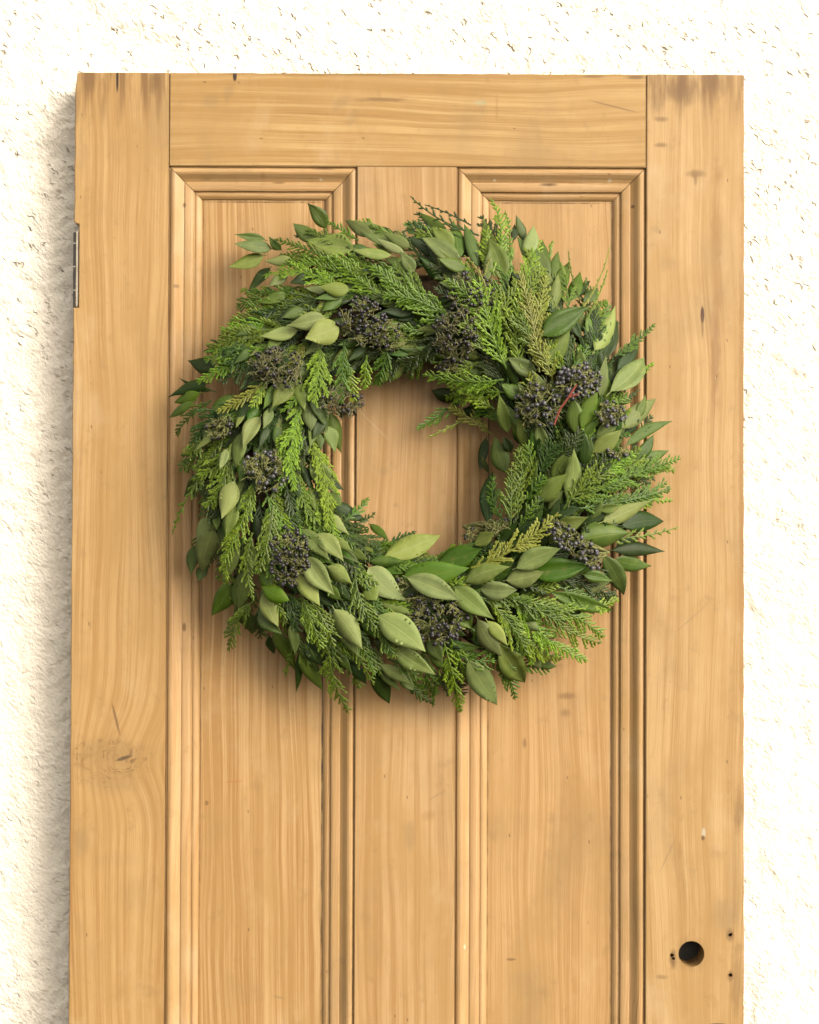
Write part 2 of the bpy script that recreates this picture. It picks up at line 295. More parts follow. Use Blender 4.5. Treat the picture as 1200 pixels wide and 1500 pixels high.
board('muntin', [(xM0, BOT + .24), (xM1, BOT + .24), (xM1, zlock - .22), (xM0, zlock - .22)], m_munt, door, .0002, .0375, .0007)
PROF = [(0.25, 22), (0.25, 5.6), (1.2, 6.0), (2.3, 5.4), (2.6, 4), (3.4, 2.2), (5.5, 1.2), (8, 1.0), (10.5, 2.0), (13.5, 4.6), (16.5, 7.4), (19, 9.0), (20.6, 9.8), (21.0, 9.0), (22.5, 8.5), (26, 8.4), (30, 8.8), (32.6, 9.8), (33.4, 11.2), (33.8, 13.6), (35.4, 13.8), (36.2, 12.9), (38.5, 12.8), (41, 13.8), (43.4, 15.8), (44.6, 18.2), (44.9, 22)]
def mould(x0, x1, z0, z1, side, mat):
    """side L/R/T/B of an opening x0..x1, z0..z1; mitred both ends"""
    vs = []; k = len(PROF); m = .00045
    nseg = 24 if side in 'LR' else 8
    wob = [random.uniform(-.00025, .00025) for _ in range(nseg + 1)]
    for s in range(nseg + 1):
        f = s / nseg
        for (t_, d_) in PROF:
            t_ *= PX * 1.065; d_ *= PX
            if side in 'LR':
                a, b = z0 + t_ + m, z1 - t_ - m; z = a + (b - a) * f
                vs.append(((x0 + t_ if side == 'L' else x1 - t_) + wob[s], d_, z))
            else:
                a, b = x0 + t_ + m, x1 - t_ - m; x = a + (b - a) * f
                vs.append((x, d_, (z1 - t_ if side == 'T' else z0 + t_) + wob[s] * .6))
    fs = [(s * k + i, s * k + (i + 1) % k, (s + 1) * k + (i + 1) % k, (s + 1) * k + i) for s in range(nseg) for i in range(k)]
    fs += [tuple(range(k)), tuple(reversed(range(nseg * k, nseg * k + k)))]
    me = mesh('moulding', vs, fs); bm = bmesh.new(); bm.from_mesh(me); bmesh.ops.recalc_face_normals(bm, faces=bm.faces); bm.to_mesh(me); bm.free()
    o = link('moulding', me, mat, door)
for i, (a, b) in enumerate(((xLi, xM0), (xM1, xRi))):
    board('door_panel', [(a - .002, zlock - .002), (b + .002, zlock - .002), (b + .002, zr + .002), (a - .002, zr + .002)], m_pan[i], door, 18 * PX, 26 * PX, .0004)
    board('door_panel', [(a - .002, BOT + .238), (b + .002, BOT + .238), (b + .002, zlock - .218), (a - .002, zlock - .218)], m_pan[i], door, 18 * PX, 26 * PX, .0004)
    for s in 'LRTB':
        mould(a, b, zlock, zr, s, m_mould if s in 'LR' else m_mouldh)
        mould(a, b, BOT + .24, zlock - .22, s, m_mould if s in 'LR' else m_mouldh)
# hinge let into the left edge
t = NT('painted_hinge_steel'); P, *_ = t.xyz(); n = t.noise(P, 200, 3)
steel = t.done(t.bsdf(t.mix(t.ramp(n, .45, .7, 0, .5), (.27, .245, .20), (.15, .11, .07)), .5, .4, n, .3, .0004))
hg = box('hinge_leaf', lx(108.2), lx(111.6), .002, .034, h1 + .0012, h0 - .009, steel, door, .0004)
hk = box('hinge_plate', lx(104.6), lx(108.0), .001, .036, h1 - .0008, h0 - .010, iron, hg, .0005)
for k in range(3):
    z = h1 + (h0 - h1) * (.2 + .28 * k)
    box('hinge_joint', lx(104.3), lx(108.1), .0006, .006, z, z + .0012, steel, hk, .0003)

# ------------------------------------------------------------------ the wreath
wreath = bpy.data.objects.new('wreath', None); sc.collection.objects.link(wreath)
tag(wreath, 'round wreath of green bay leaves, cedar and dark privet berries on the pine door', 'wreath')
CX, CY, RM, HW = 614, 668, 232, 122
wreath.location = ((CX - 600) * PX, 0, ZC - (CY - 750) * PX); W0 = Vector(wreath.location)
def face_y(z): return (z - ZC) * math.tan(LEAN)
def prof(px, py):
    r = math.hypot(px - CX, py - CY); q = 1 - ((r - RM) / HW) ** 2
    return .016 + .062 * math.sqrt(q) if q > 0 else .016
def W(px, py, h):
    """photo position -> point standing h in front of the door's face, as a place in the wreath's own frame"""
    y = -h
    for _ in range(3):
        k = (D + y) / D; x = (px - 600) * PX * k; z = ZC - (py - 750) * PX * k; y = face_y(z) - h
    return Vector((x, y, z)) - W0
def surf_n(px, py):
    r = math.hypot(px - CX, py - CY) or 1; s = max(-.8, min(.8, (r - RM) / HW)) * .75
    return Vector(((px - CX) / r * s, -math.sqrt(1 - s * s), -(py - CY) / r * s)).normalized()

def leaf_mat(name, under, vein, rough, spec, trans=.15):
    t = NT(name)
    at = t.n('ShaderNodeAttribute', attribute_name='lf'); sp = t.n('ShaderNodeSeparateXYZ'); t.t.links.new(at.outputs['Vector'], sp.inputs[0])
    u, v = sp.outputs[0], sp.outputs[1]                   # u -1..1 across, v 0..1 along
    rnd = sp.outputs[2]
    au = t.math('ABSOLUTE', u)
    mid = t.ramp(au, .0, .09, 1, 0)
    ph = t.math('SUBTRACT', t.math('MULTIPLY', v, 9.0), t.math('MULTIPLY', au, 3.2))
    fr = t.math('ABSOLUTE', t.math('SUBTRACT', t.math('FRACT', ph), .5))
    side = t.ramp(fr, .0, .09, 1, 0)
    tc = t.n('ShaderNodeTexCoord')
    nz = t.noise(tc.outputs['Object'], 90, 4, .6); nz2 = t.noise(tc.outputs['Object'], 900, 2)
    hsv = t.n('ShaderNodeHueSaturation'); hsv.inputs['Color'].default_value = (*under, 1)
    t.put(hsv.inputs['Hue'], t.ramp(rnd, 0, 1, .488, .515)); r2 = t.math('FRACT', t.math('MULTIPLY', rnd, 17.3))
    t.put(hsv.inputs['Value'], t.math('ADD', t.math('MULTIPLY', r2, .5), .78)); t.put(hsv.inputs['Saturation'], t.math('ADD', t.math('MULTIPLY', t.math('FRACT', t.math('MULTIPLY', rnd, 41.7)), .3), .85))
    col = t.mix(t.ramp(nz, .35, .75, 0, .35), hsv.outputs[0], [c * 1.25 for c in vein])
    col = t.mix(t.math('MULTIPLY', side, .30), col, vein); col = t.mix(t.math('MULTIPLY', mid, .75), col, vein)
    blot = t.math('MULTIPLY', t.ramp(nz, .62, .72), t.ramp(r2, .7, .9)); col = t.mix(t.math('MULTIPLY', blot, .35), col, (.16, .09, .03))
    b = t.bsdf(col, rough, spec, t.math('ADD', t.math('MULTIPLY', nz2, .25), t.math('ADD', t.math('MULTIPLY', side, -.4), t.math('MULTIPLY', mid, -.8))), .35, .0006)
    tr = t.n('ShaderNodeBsdfTranslucent'); t.put(tr.inputs[0], col)
    mx = t.n('ShaderNodeMixShader'); mx.inputs[0].default_value = trans
    t.t.links.new(b, mx.inputs[1]); t.t.links.new(tr.outputs[0], mx.inputs[2])
    return t.done(mx.outputs[0])
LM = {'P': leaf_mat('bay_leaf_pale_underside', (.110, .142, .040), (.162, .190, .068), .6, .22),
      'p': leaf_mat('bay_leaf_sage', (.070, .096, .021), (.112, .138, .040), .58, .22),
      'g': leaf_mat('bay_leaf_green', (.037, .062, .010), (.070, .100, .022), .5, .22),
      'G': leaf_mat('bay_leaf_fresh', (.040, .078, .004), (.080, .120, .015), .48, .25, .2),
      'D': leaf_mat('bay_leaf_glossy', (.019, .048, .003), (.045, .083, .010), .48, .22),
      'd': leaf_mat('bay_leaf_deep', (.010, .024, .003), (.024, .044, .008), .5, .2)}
def leaf(b, tpt, wd, tone, nrm, bend=0.0, twist=0.0, cup=.18, side=0.0, parent=wreath, sink=None):
    """a pointed oval leaf from b to tpt, wd wide, with a folded midrib, an arched length and a rim of real thickness"""
    L = (tpt - b).length; a = (tpt - b).normalized(); n = (nrm - a * nrm.dot(a)).normalized(); s = a.cross(n)
    NL, NA = 11, 4; top = []; at = []; rv = random.random()
    k1, k2 = random.uniform(.66, .95), random.uniform(1.05, 1.45); ph = random.uniform(0, 6); am = random.uniform(.01, .05)
    mx = max(((i / 40) ** k1) * ((1 - i / 40) ** k2) for i in range(41))
    for i in range(NL + 1):
        v = i / NL; wv = (v ** k1) * ((1 - v) ** k2) / mx * wd / 2
        if i == 0: wv = .0006
        if i == NL: wv = .0001
        c = b + a * (L * v) + n * (bend * L * 4 * v * (1 - v)) + s * (side * L * 4 * v * (1 - v))
        tw = twist * (v - .3); sv_ = s * math.cos(tw) + n * math.sin(tw); nv = n * math.cos(tw) - s * math.sin(tw)
        for j in range(NA + 1):
            u = j / NA * 2 - 1
            top.append(c + sv_ * (u * wv) + nv * (abs(u) * wv * cup + am * wd * math.sin(9 * v + ph + u) * u * u)); at.append((u, v, rv))
    m = (NL + 1) * (NA + 1); th = .0002
    vs = [p - b for p in top] + [p - b - n * th for p in top]; W1 = NA + 1; fs = []
    for i in range(NL):
        for j in range(NA):
            q = (i * W1 + j, i * W1 + j + 1, (i + 1) * W1 + j + 1, (i + 1) * W1 + j); fs.append(q); fs.append(tuple(m + x for x in reversed(q)))
        fs.append((i * W1, (i + 1) * W1, m + (i + 1) * W1, m + i * W1)); fs.append((i * W1 + NA, m + i * W1 + NA, m + (i + 1) * W1 + NA, (i + 1) * W1 + NA))
    # petiole
    p0 = b - a * (L * .10) - n * .002; k = len(vs)
    for q, rr in ((p0, .0006), (b + a * .004, .0005)):
        for z in range(4):
            an = z * math.pi / 2; vs.append(q + s * math.cos(an) * rr + n * math.sin(an) * rr - b)
    at = at + at
    fs += [(k + z, k + (z + 1) % 4, k + 4 + (z + 1) % 4, k + 4 + z) for z in range(4)]
    if sink is not None:
        k = len(sink[0]); sink[0].extend(tuple(v + b) for v in vs); sink[1].extend(tuple(k + z for z in f) for f in fs); sink[2].extend(at + [(0, 0, 0)] * 8); return
    me = mesh('leaf', [tuple(v) for v in vs], fs)
    A_ = me.attributes.new('lf', 'FLOAT_VECTOR', 'POINT'); A_.data.foreach_set('vector', np.array(at + [(0, 0, 0)] * 8, 'f').ravel())
    o = link('leaf', me, LM[tone], parent, True); o.location = b
    return o
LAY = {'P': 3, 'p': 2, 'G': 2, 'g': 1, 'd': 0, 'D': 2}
def pleaf(bx, by, tx, ty, wpx, tone, layer=None, sink=None):
    ly = LAY[tone] if layer is None else layer
    h0_ = prof(bx, by) - .007 + ly * .0045; h1_ = max(prof(tx, ty) + .003 + ly * .0045, .022 + ly * .004)
    b, tp = W(bx, by, max(h0_, .012)), W(tx, ty, h1_)
    n = (surf_n((bx + tx) / 2, (by + ty) / 2) * .7 + Vector((random.uniform(-.3, .3), -1, random.uniform(-.2, .35)))).normalized()
    leaf(b, tp, wpx * PX * 1.0, tone, n, random.uniform(-.01, .07), random.uniform(-.5, .5), random.choice((-1, 1)) * random.choice((random.uniform(.02, .2), random.uniform(.05, .25), random.uniform(.3, .6))), random.uniform(-.06, .06), sink=sink)

LEAVES = [
 (388,351,343,343,13,'g'),(398,364,343,357,21,'p'),(386,374,335,391,23,'p'),(428,382,387,382,18,'P'),(420,403,393,420,17,'p',1),(395,392,364,427,20,'d',0),(412,366,394,346,13,'g'),
 (478,334,450,297,23,'g'),(468,352,429,327,24,'g'),(518,364,449,352,38,'P'),(500,386,462,360,15,'p',1),(575,362,512,324,28,'p'),(573,374,517,366,17,'P'),(592,370,548,347,13,'P'),(600,362,558,340,17,'p'),(607,398,586,368,20,'p'),(512,424,466,419,22,'p'),(502,430,470,457,20,'g'),(545,345,505,322,20,'p',1),
 (656,348,613,310,21,'g'),(664,362,632,334,24,'p',1),(676,390,618,348,28,'p'),(672,422,632,360,25,'p',1),(681,394,641,378,19,'G',3),(653,414,614,376,17,'d',1),(672,378,664,322,23,'g'),(700,390,680,328,20,'g'),(720,402,708,317,30,'p'),(737,412,715,348,28,'p'),(712,412,718,362,14,'p',3),
 (752,352,754,328,11,'d'),(768,352,756,315,15,'g'),(770,374,782,329,22,'P',1),(800,408,757,346,27,'g'),(750,388,732,358,13,'P',2),(778,432,748,398,22,'d'),(800,398,795,350,20,'g',1),
 (803,412,782,360,22,'g'),(810,408,818,368,16,'g'),(806,456,818,400,19,'p'),(815,432,834,382,23,'g'),(836,440,850,398,20,'g'),(848,432,865,411,15,'d'),(855,442,876,421,18,'g'),(795,492,863,448,34,'D',4),(790,537,836,480,34,'p',2),(872,512,901,447,27,'P'),(884,528,905,470,22,'d',1),(905,542,935,492,22,'d',1),
 (894,574,944,524,33,'P'),(884,560,928,505,26,'g',0),(880,582,888,520,17,'p',1),(852,626,876,565,24,'G',3),(842,634,838,580,25,'G',2),(906,626,961,584,27,'p'),(915,634,937,614,15,'d'),(918,652,985,617,17,'g'),(874,642,912,610,19,'p'),(868,662,912,628,26,'p'),(850,640,878,616,16,'G'),(857,678,866,640,20,'g'),(918,682,980,660,20,'g'),(922,692,957,670,24,'g',0),
 (834,736,841,657,25,'P'),(784,733,832,694,30,'p'),(810,702,838,660,22,'p',1),(804,747,826,718,17,'p',1),(741,692,724,638,29,'g',1),(717,770,722,690,24,'d',2),(716,692,705,666,9,'p'),(748,662,738,640,16,'d'),(744,632,731,577,22,'p'),(772,582,734,562,23,'G',1),(670,586,632,572,22,'d'),(716,604,672,602,20,'d'),(712,642,703,690,15,'d'),(702,524,669,506,17,'p',1),(785,548,744,524,24,'p',1),
 (436,484,381,492,20,'P',2),(476,466,419,477,26,'P'),(497,478,447,496,38,'P',4),(315,538,275,528,24,'d'),(302,562,246,582,20,'d',1),(292,576,256,590,17,'G',1),(284,588,248,612,13,'G'),(310,572,262,553,9,'d'),
 (427,558,398,598,27,'p'),(397,597,386,628,15,'p'),(381,611,356,658,23,'P',2),(354,634,346,688,23,'p'),(356,600,345,627,10,'p'),(344,616,314,602,20,'d'),(320,634,284,662,9,'p'),(332,658,322,687,13,'P'),(431,554,447,602,20,'p'),(456,580,480,633,22,'g'),(484,606,500,664,24,'g'),(478,624,491,664,22,'p'),(464,628,470,660,20,'g'),(452,588,456,632,22,'p',1),(592,528,554,563,26,'g'),
 (343,705,325,760,29,'P'),(344,738,331,784,22,'p'),(364,718,346,750,15,'g'),(318,754,317,776,13,'g'),(302,758,289,811,28,'P'),(313,775,296,839,33,'p',2),(288,798,280,842,20,'g'),(300,828,290,852,19,'g'),(350,803,327,852,25,'p'),(363,798,370,834,20,'p'),
 (338,857,310,902,29,'g'),(361,838,348,901,28,'p'),(346,853,344,892,14,'g'),(384,860,424,880,25,'G',3),(386,868,408,918,25,'P',2),(380,893,413,928,24,'g'),(366,898,370,930,22,'g'),(350,885,358,918,18,'g'),(440,832,469,888,29,'P'),(402,926,435,986,24,'g'),(426,915,432,960,16,'p'),(394,932,402,958,15,'d'),(438,958,434,1014,11,'d'),(442,952,474,1013,26,'g'),(448,940,478,978,24,'d'),
 (455,676,493,724,28,'p',2),(478,702,504,718,15,'d'),(484,722,500,742,19,'g'),(468,722,490,755,15,'p'),(480,752,513,784,18,'P',2),(440,776,484,822,24,'p',2),(464,782,504,823,26,'P',2),(484,788,516,808,15,'p',2),(450,816,491,872,32,'P'),(480,830,517,856,25,'P',2),(478,858,502,880,18,'g'),(542,768,570,792,13,'g'),(488,738,540,764,22,'d'),(502,778,528,800,14,'g'),
 (564,816,646,784,35,'P',3),(543,822,594,822,17,'G'),(566,842,610,824,24,'G',1),(590,846,688,832,38,'G',3),(645,822,706,803,34,'D',2),(680,842,734,820,28,'D',1),(597,846,675,880,32,'P',4),(540,832,594,880,38,'P',2),(538,858,552,880,26,'p',2),(558,882,606,903,18,'p'),(580,882,604,892,14,'g'),(554,902,624,955,42,'P',4),(668,862,725,908,32,'p',4),(670,892,692,922,28,'g',2),(700,908,736,962,27,'p',3),(714,910,744,946,19,'P',3),(696,798,724,780,20,'p',3),(722,818,738,804,20,'p',2),(682,852,748,830,27,'P',3),(704,862,758,864,27,'P',2),(742,850,798,837,28,'P',3),(757,832,822,803,30,'P',4),(780,840,864,828,34,'D',2),
 (490,893,531,952,30,'P',3),(486,903,525,963,22,'p',2),(578,950,638,988,28,'P',3),(558,974,602,1002,19,'p'),(554,976,587,1013,15,'p',1),(545,984,570,1031,26,'d',1),(588,988,608,1012,18,'g'),(628,938,648,970,24,'g'),(496,880,520,905,24,'d'),
 (732,944,769,1000,36,'p',2),(686,968,728,1033,36,'p',3),(800,880,839,908,30,'p',1),(756,905,792,926,24,'p',1),(828,888,858,914,18,'d'),(778,952,793,980,18,'p'),(788,970,816,976,14,'g'),(808,868,900,894,24,'g',1),(856,842,898,852,17,'G'),(884,814,914,872,28,'g'),(902,820,955,829,24,'G',2),(898,806,974,808,21,'d',2),(884,764,956,732,24,'P'),(880,748,910,740,15,'p'),(912,770,972,764,30,'d',2),(848,792,926,780,38,'G',3),(814,776,862,757,24,'p',2),(804,752,852,744,22,'d'),(852,768,896,748,16,'d'),(948,690,985,684,11,'p'),(905,700,958,690,16,'p',1),
]
for q in LEAVES: pleaf(*q)

# ---- cedar
def cedar_mat(name, c1, c2):
    t = NT(name); at = t.n('ShaderNodeAttribute', attribute_name='tw'); sp = t.n('ShaderNodeSeparateXYZ'); t.t.links.new(at.outputs['Vector'], sp.inputs[0]); tc = t.n('ShaderNodeTexCoord')
    n = t.noise(tc.outputs['Object'], 260, 3); n2 = t.noise(tc.outputs['Object'], 1500, 1)
    col = t.mix(t.math('ADD', t.math('MULTIPLY', sp.outputs[0], .7), t.ramp(n, .4, .7, -.1, .35), clamp=True), c1, c2)
    h = t.n('ShaderNodeHueSaturation'); t.put(h.inputs['Color'], col); t.put(h.inputs['Value'], t.math('ADD', t.math('MULTIPLY', sp.outputs[1], .5), .75)); t.put(h.inputs['Hue'], t.ramp(t.math('FRACT', t.math('MULTIPLY', sp.outputs[1], 9.7)), 0, 1, .488, .518))
    b = t.bsdf(h.outputs[0], .5, .35, n2, .5, .0006)
    tr = t.n('ShaderNodeBsdfTranslucent'); t.put(tr.inputs[0], h.outputs[0]); mx = t.n('ShaderNodeMixShader'); mx.inputs[0].default_value = .12
    t.t.links.new(b, mx.inputs[1]); t.t.links.new(tr.outputs[0], mx.inputs[2]); return t.done(mx.outputs[0])
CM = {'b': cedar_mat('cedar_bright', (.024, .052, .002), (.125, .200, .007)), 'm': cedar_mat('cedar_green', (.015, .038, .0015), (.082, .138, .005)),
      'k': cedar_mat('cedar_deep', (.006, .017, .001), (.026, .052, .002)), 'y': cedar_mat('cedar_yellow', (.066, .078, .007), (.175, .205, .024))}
class Tw:
    def __init__(s): s.v = []; s.f = []; s.a = []
    def seg(s, p, q, w0, w1, n, c0, c1):
        d = (q - p); L = d.length
        if L < 1e-6: return
        d /= L; sd = d.cross(n)
        if sd.length < 1e-4: return
        sd.normalize(); nn = sd.cross(d); k = len(s.v)
        for c, w_, cc in ((p, w0, c0), (p + (q - p) * .6, w0 * 1.12, (c0 + c1) / 2), (q, w1, c1)):
            s.v += [c + sd * w_, c + nn * w_ * .5, c - sd * w_, c - nn * w_ * .5]; s.a += [cc] * 4
        for r in (0, 4):
            for z in range(4): s.f.append((k + r + z, k + r + (z + 1) % 4, k + r + 4 + (z + 1) % 4, k + r + 4 + z))
        s.f.append((k + 8, k + 9, k + 10, k + 11))
    def obj(s, name, mat, org, parent):
        me = mesh(name, [tuple(p - org) for p in s.v], s.f)
        rv = random.random(); A_ = me.attributes.new('tw', 'FLOAT_VECTOR', 'POINT'); A_.data.foreach_set('vector', np.array([x if isinstance(x, tuple) else (x, rv, 0) for x in s.a], 'f').ravel())
        o = link(name, me, mat, parent, False); o.location = org; return o
def sprig(bx, by, tx, ty, wpx, tone='m', layer=1, bend=None, sparse=1.0, sink=None):
    hb = max(prof(bx, by) - .010 + layer * .005, .012); ht = max(prof(tx, ty) + .001 + layer * .005, .020 + layer * .004)
    b, tp = W(bx, by, hb), W(tx, ty, ht); L = (tp - b).length; a = (tp - b) / L
    n = (surf_n((bx + tx) / 2, (by + ty) / 2) + Vector((random.uniform(-.35, .35), -.8, random.uniform(-.3, .3)))).normalized()
    n = (n - a * n.dot(a)).normalized(); s = a.cross(n)
    bend = random.uniform(-.10, .10) if bend is None else bend; lift = random.uniform(.0, .08)
    def pt(v): return b + a * (L * v) + s * (bend * L * 4 * v * (1 - v)) + n * (lift * L * 4 * v * (1 - v))
    T = Tw(); N = max(6, int(L / PX / 7.4)); Wm = wpx * PX * .5; ps = [pt(i / N) for i in range(N + 1)]
    for i in range(N): T.seg(ps[i], ps[i + 1], .0010 * (1.1 - i / N * .5), .0009 * (1 - i / N * .5), n, .25 + .5 * i / N, .3 + .5 * i / N)
    for i in range(1, N):
        v = i / N; d = (ps[i + 1] - ps[i]).normalized(); sg = 1 if i % 2 else -1
        for sg in ((1, -1) if sparse >= 1 else (sg,)):
            if random.random() < .08: continue
            bl = Wm / .62 * (min(1, .45 + v * 2.2)) * (1 - v) ** .55 * random.uniform(.55, 1.25)
            if bl < .002: continue
            an = R(random.uniform(27, 40)); sd = (s * sg)
            dr = (d * math.cos(an) + sd * math.sin(an) + n * random.uniform(-.22, .12)).normalized()
            K = max(1, int(bl / PX / 5.6)); p = ps[i]
            for k in range(K):
                q = p + dr * (bl / K); dr = (dr + d * .05).normalized(); f0, f1 = k / K, (k + 1) / K
                T.seg(p, q, .00105 * (1.15 - .35 * f0), .00095 * (1.1 - .45 * f1), n, .3 + .5 * f0, .35 + .6 * f1)
                if K > 1 and k < K:
                    for sg2 in (1, -1):
                        if random.random() < .35: continue
                        sd2 = dr.cross(n) * sg2; tl = min(.0068, bl * .30) * random.uniform(.6, 1.15) * (1 - .35 * f1)
                        m = p + (q - p) * (.3 if sg2 > 0 else .75)
                        e = m + (dr * .84 + sd2 * .50 + n * random.uniform(-.2, .2)).normalized() * tl
                        T.seg(m, e, .00095, .00055, n, .4 + .4 * f0, .75 + .25 * f1)
                p = q
    if sink is not None:
        k = len(sink.v); rv = random.random(); sink.v += T.v; sink.f += [tuple(k + z for z in f) for f in T.f]; sink.a += [(x, rv, 0) for x in T.a]; return
    T.obj('cedar_sprig', CM[tone], b, wreath)
SPRIGS = [
 (498,388,402,350,30,'m',1),(470,385,408,374,30,'b',1),(530,378,440,334,34,'m',1),(525,352,476,322,24,'b',2),(570,352,508,324,28,'b',1),(600,350,540,330,28,'m',1),(640,350,590,328,26,'m',1),(480,360,430,345,24,'k',0),
 (570,440,488,372,44,'b',2),(520,410,412,388,44,'b',2),(500,424,384,404,44,'b',2),(490,436,352,424,40,'b',1),(655,478,545,388,56,'b',2),(662,470,560,432,50,'b',2),(630,440,575,388,44,'m',1),(560,400,470,380,36,'b',1),
 (480,455,335,470,60,'b',1),(450,450,360,445,50,'m',1),(430,478,305,512,56,'b',2),(400,505,288,560,40,'b',2),(380,470,300,530,50,'m',1),(400,440,345,450,40,'m',0),(395,470,322,486,44,'b',2),
 (385,560,316,602,30,'y',3),(390,560,368,598,26,'b',3),(355,585,276,660,50,'k',1),(345,620,262,690,50,'m',1),(330,660,252,784,24,'b',2,.06,.5),(350,650,290,700,44,'b',2),(340,670,300,745,40,'b',2),(330,640,282,720,44,'m',1),
 (375,700,326,826,46,'b',3),(350,760,318,850,34,'b',2),(390,720,396,845,56,'b',2),(400,740,378,840,44,'b',3),(410,745,430,800,40,'b',2),(370,780,372,880,30,'b',3),(350,770,330,850,34,'b',3),
 (438,585,396,672,36,'b',2),(442,600,432,720,40,'b',3),(448,640,412,720,34,'b',3),(470,505,460,592,54,'b',3),(505,500,500,592,40,'m',3),(500,530,518,590,34,'b',3),(538,520,536,572,34,'b',2),(570,500,552,566,40,'m',2),(590,500,560,560,30,'k',1),(450,500,420,560,34,'y',1),(430,520,410,580,40,'m',1),
 (452,640,478,775,44,'b',2),(430,680,470,770,44,'m',1),(440,740,420,800,40,'m',1),(460,700,500,800,36,'b',1),(505,762,540,728,22,'m',3,.05),(515,770,550,750,16,'k',3),(500,775,555,800,40,'k',1),(520,800,560,815,34,'k',0),(530,810,610,778,24,'k',1),(480,760,520,800,34,'m',1),
 (372,880,336,955,34,'m',1),(345,890,328,930,20,'m',1),(440,870,470,952,50,'b',3),(455,880,490,950,40,'b',2),(470,900,486,985,36,'m',2),(480,930,512,1046,40,'m',2),(490,900,528,1010,44,'b',2),(510,940,548,1004,30,'b',3),(430,950,418,992,16,'m',1),(500,890,550,990,36,'m',2),
 (535,850,575,960,50,'m',3),(520,830,560,930,44,'m',2),(560,900,580,965,36,'b',2),(540,940,560,990,34,'m',1),(620,950,640,1018,38,'m',1),(650,940,676,1044,40,'b',2),(660,935,690,1004,36,'b',2),(645,985,634,1036,16,'m',1),(640,960,665,1010,40,'m',1),(690,920,742,1000,30,'m',3),(705,940,755,1026,40,'m',2),(680,950,700,1000,30,'m',1),
 (700,872,772,960,44,'b',3),(720,880,824,966,52,'b',3),(750,872,862,968,52,'b',3),(765,880,885,935,48,'b',3),(740,900,778,976,34,'b',3),(730,870,830,915,44,'m',3),(790,890,882,942,40,'b',2),(690,865,780,890,40,'m',2),(800,850,900,880,44,'k',2),(820,860,895,895,36,'m',2),(720,850,800,870,30,'k',1),
 (690,832,818,750,52,'y',4),(665,810,745,800,34,'k',1),(748,768,749,684,46,'m',4),(738,764,724,696,34,'m',3),(758,760,766,688,34,'m',3),(765,730,758,655,40,'b',3),(770,740,800,696,40,'m',2),(780,700,770,650,40,'b',3),(790,700,815,648,46,'k',2),(770,700,795,655,44,'m',1),(800,680,850,628,40,'k',2),(830,690,850,640,40,'k',1),
 (826,745,898,690,54,'m',3),(838,738,998,672,50,'m',3),(850,745,984,716,46,'m',3),(842,720,930,664,46,'b',2),(868,705,990,690,40,'b',2),(860,742,986,734,34,'b',2),(830,730,890,670,50,'k',2),(870,790,994,772,26,'b',2,.02,.5),(850,720,960,700,50,'k',1),
 (720,636,656,594,36,'y',3),(676,586,609,630,28,'m',3),(680,615,624,642,12,'y',3,0,.5),(738,556,618,548,40,'b',3),(740,575,652,584,40,'b',3),(700,530,640,545,36,'b',2),(725,600,680,570,36,'b',3),(650,500,598,556,44,'m',2),(655,480,590,540,56,'k',2),(610,500,556,560,44,'k',1),(720,600,690,560,40,'k',0),(735,620,690,590,34,'m',3),
 (742,540,702,404,60,'b',3),(765,545,768,425,56,'b',3),(722,490,652,408,44,'b',3),(790,545,758,395,44,'y',4),(780,530,800,400,40,'y',2),(760,460,800,392,40,'b',3),(725,405,716,330,30,'b',4),(732,380,718,290,28,'b',3),(745,385,740,308,24,'m',2),(750,440,778,355,50,'b',3),(770,410,790,350,40,'b',3),(745,420,742,345,36,'b',3),(790,520,762,460,50,'m',3),(730,480,760,420,50,'b',3),(715,520,680,470,50,'m',3),(810,560,780,500,44,'y',3),(800,590,772,545,34,'y',2),
 (702,345,601,287,20,'k',2,-.10,.5),(690,330,622,300,14,'k',2,0,.5),(838,470,893,362,11,'y',3,.06,.5),(858,470,890,395,10,'b',3,.02,.5),(850,440,833,368,8,'m',2,-.05,.5),(715,442,680,374,10,'y',4,.1,.5),(712,440,720,375,10,'y',3,-.1,.5),(806,380,811,352,10,'b',1),
 (846,570,868,450,50,'k',2),(838,540,890,440,44,'m',2),(860,550,905,470,44,'k',1),(855,500,880,440,36,'m',1),(900,522,960,474,24,'m',2,.03),(910,540,958,535,18,'b',1),(928,560,958,530,14,'b',1),(890,602,938,570,20,'k',1),(880,600,920,580,34,'m',1),(892,644,925,638,16,'m',1),(900,690,940,655,30,'b',1),
]
for q in SPRIGS: sprig(*q)

# ---- filler under the traced pieces: all lie along the wreath's turn, tips anticlockwise and outwards
def flow(th, off, L):
    """th anticlockwise from the right, as one looks at the wreath; off = px from the ring's mid line"""
    r0 = RM + off; out = off / HW * (.9 if off > 0 else .25) + random.uniform(-.2, .25)
    bx, by = CX + r0 * math.cos(th), CY - r0 * math.sin(th)
    d = (-math.sin(th) + out * math.cos(th), -(math.cos(th)) - out * math.sin(th)); k = math.hypot(*d)
    return bx, by, bx + d[0] / k * L, by + d[1] / k * L
NLF = 300 - len(LEAVES)
for i in range(NLF):
    th = i / NLF * 2 * math.pi + random.uniform(-.05, .05); off = random.uniform(-82, 72)
    pleaf(*flow(th, off, random.uniform(45, 66)), random.uniform(18, 28), random.choice('gdddgD'), random.choice((-2, -1, -1)))  # mostly dark tones, so the gaps between pieces look shaded by colour
NSP = 290 - len(SPRIGS)
for i in range(NSP):
    th = i / NSP * 2 * math.pi * 3 + random.uniform(-.05, .05); off = random.uniform(-78, 76)
    sprig(*flow(th, off, random.uniform(70, 110)), random.uniform(40, 58), random.choice('kkm'), random.choice((-2, -1, 0)))  # deep tones again, painting shade into the gaps

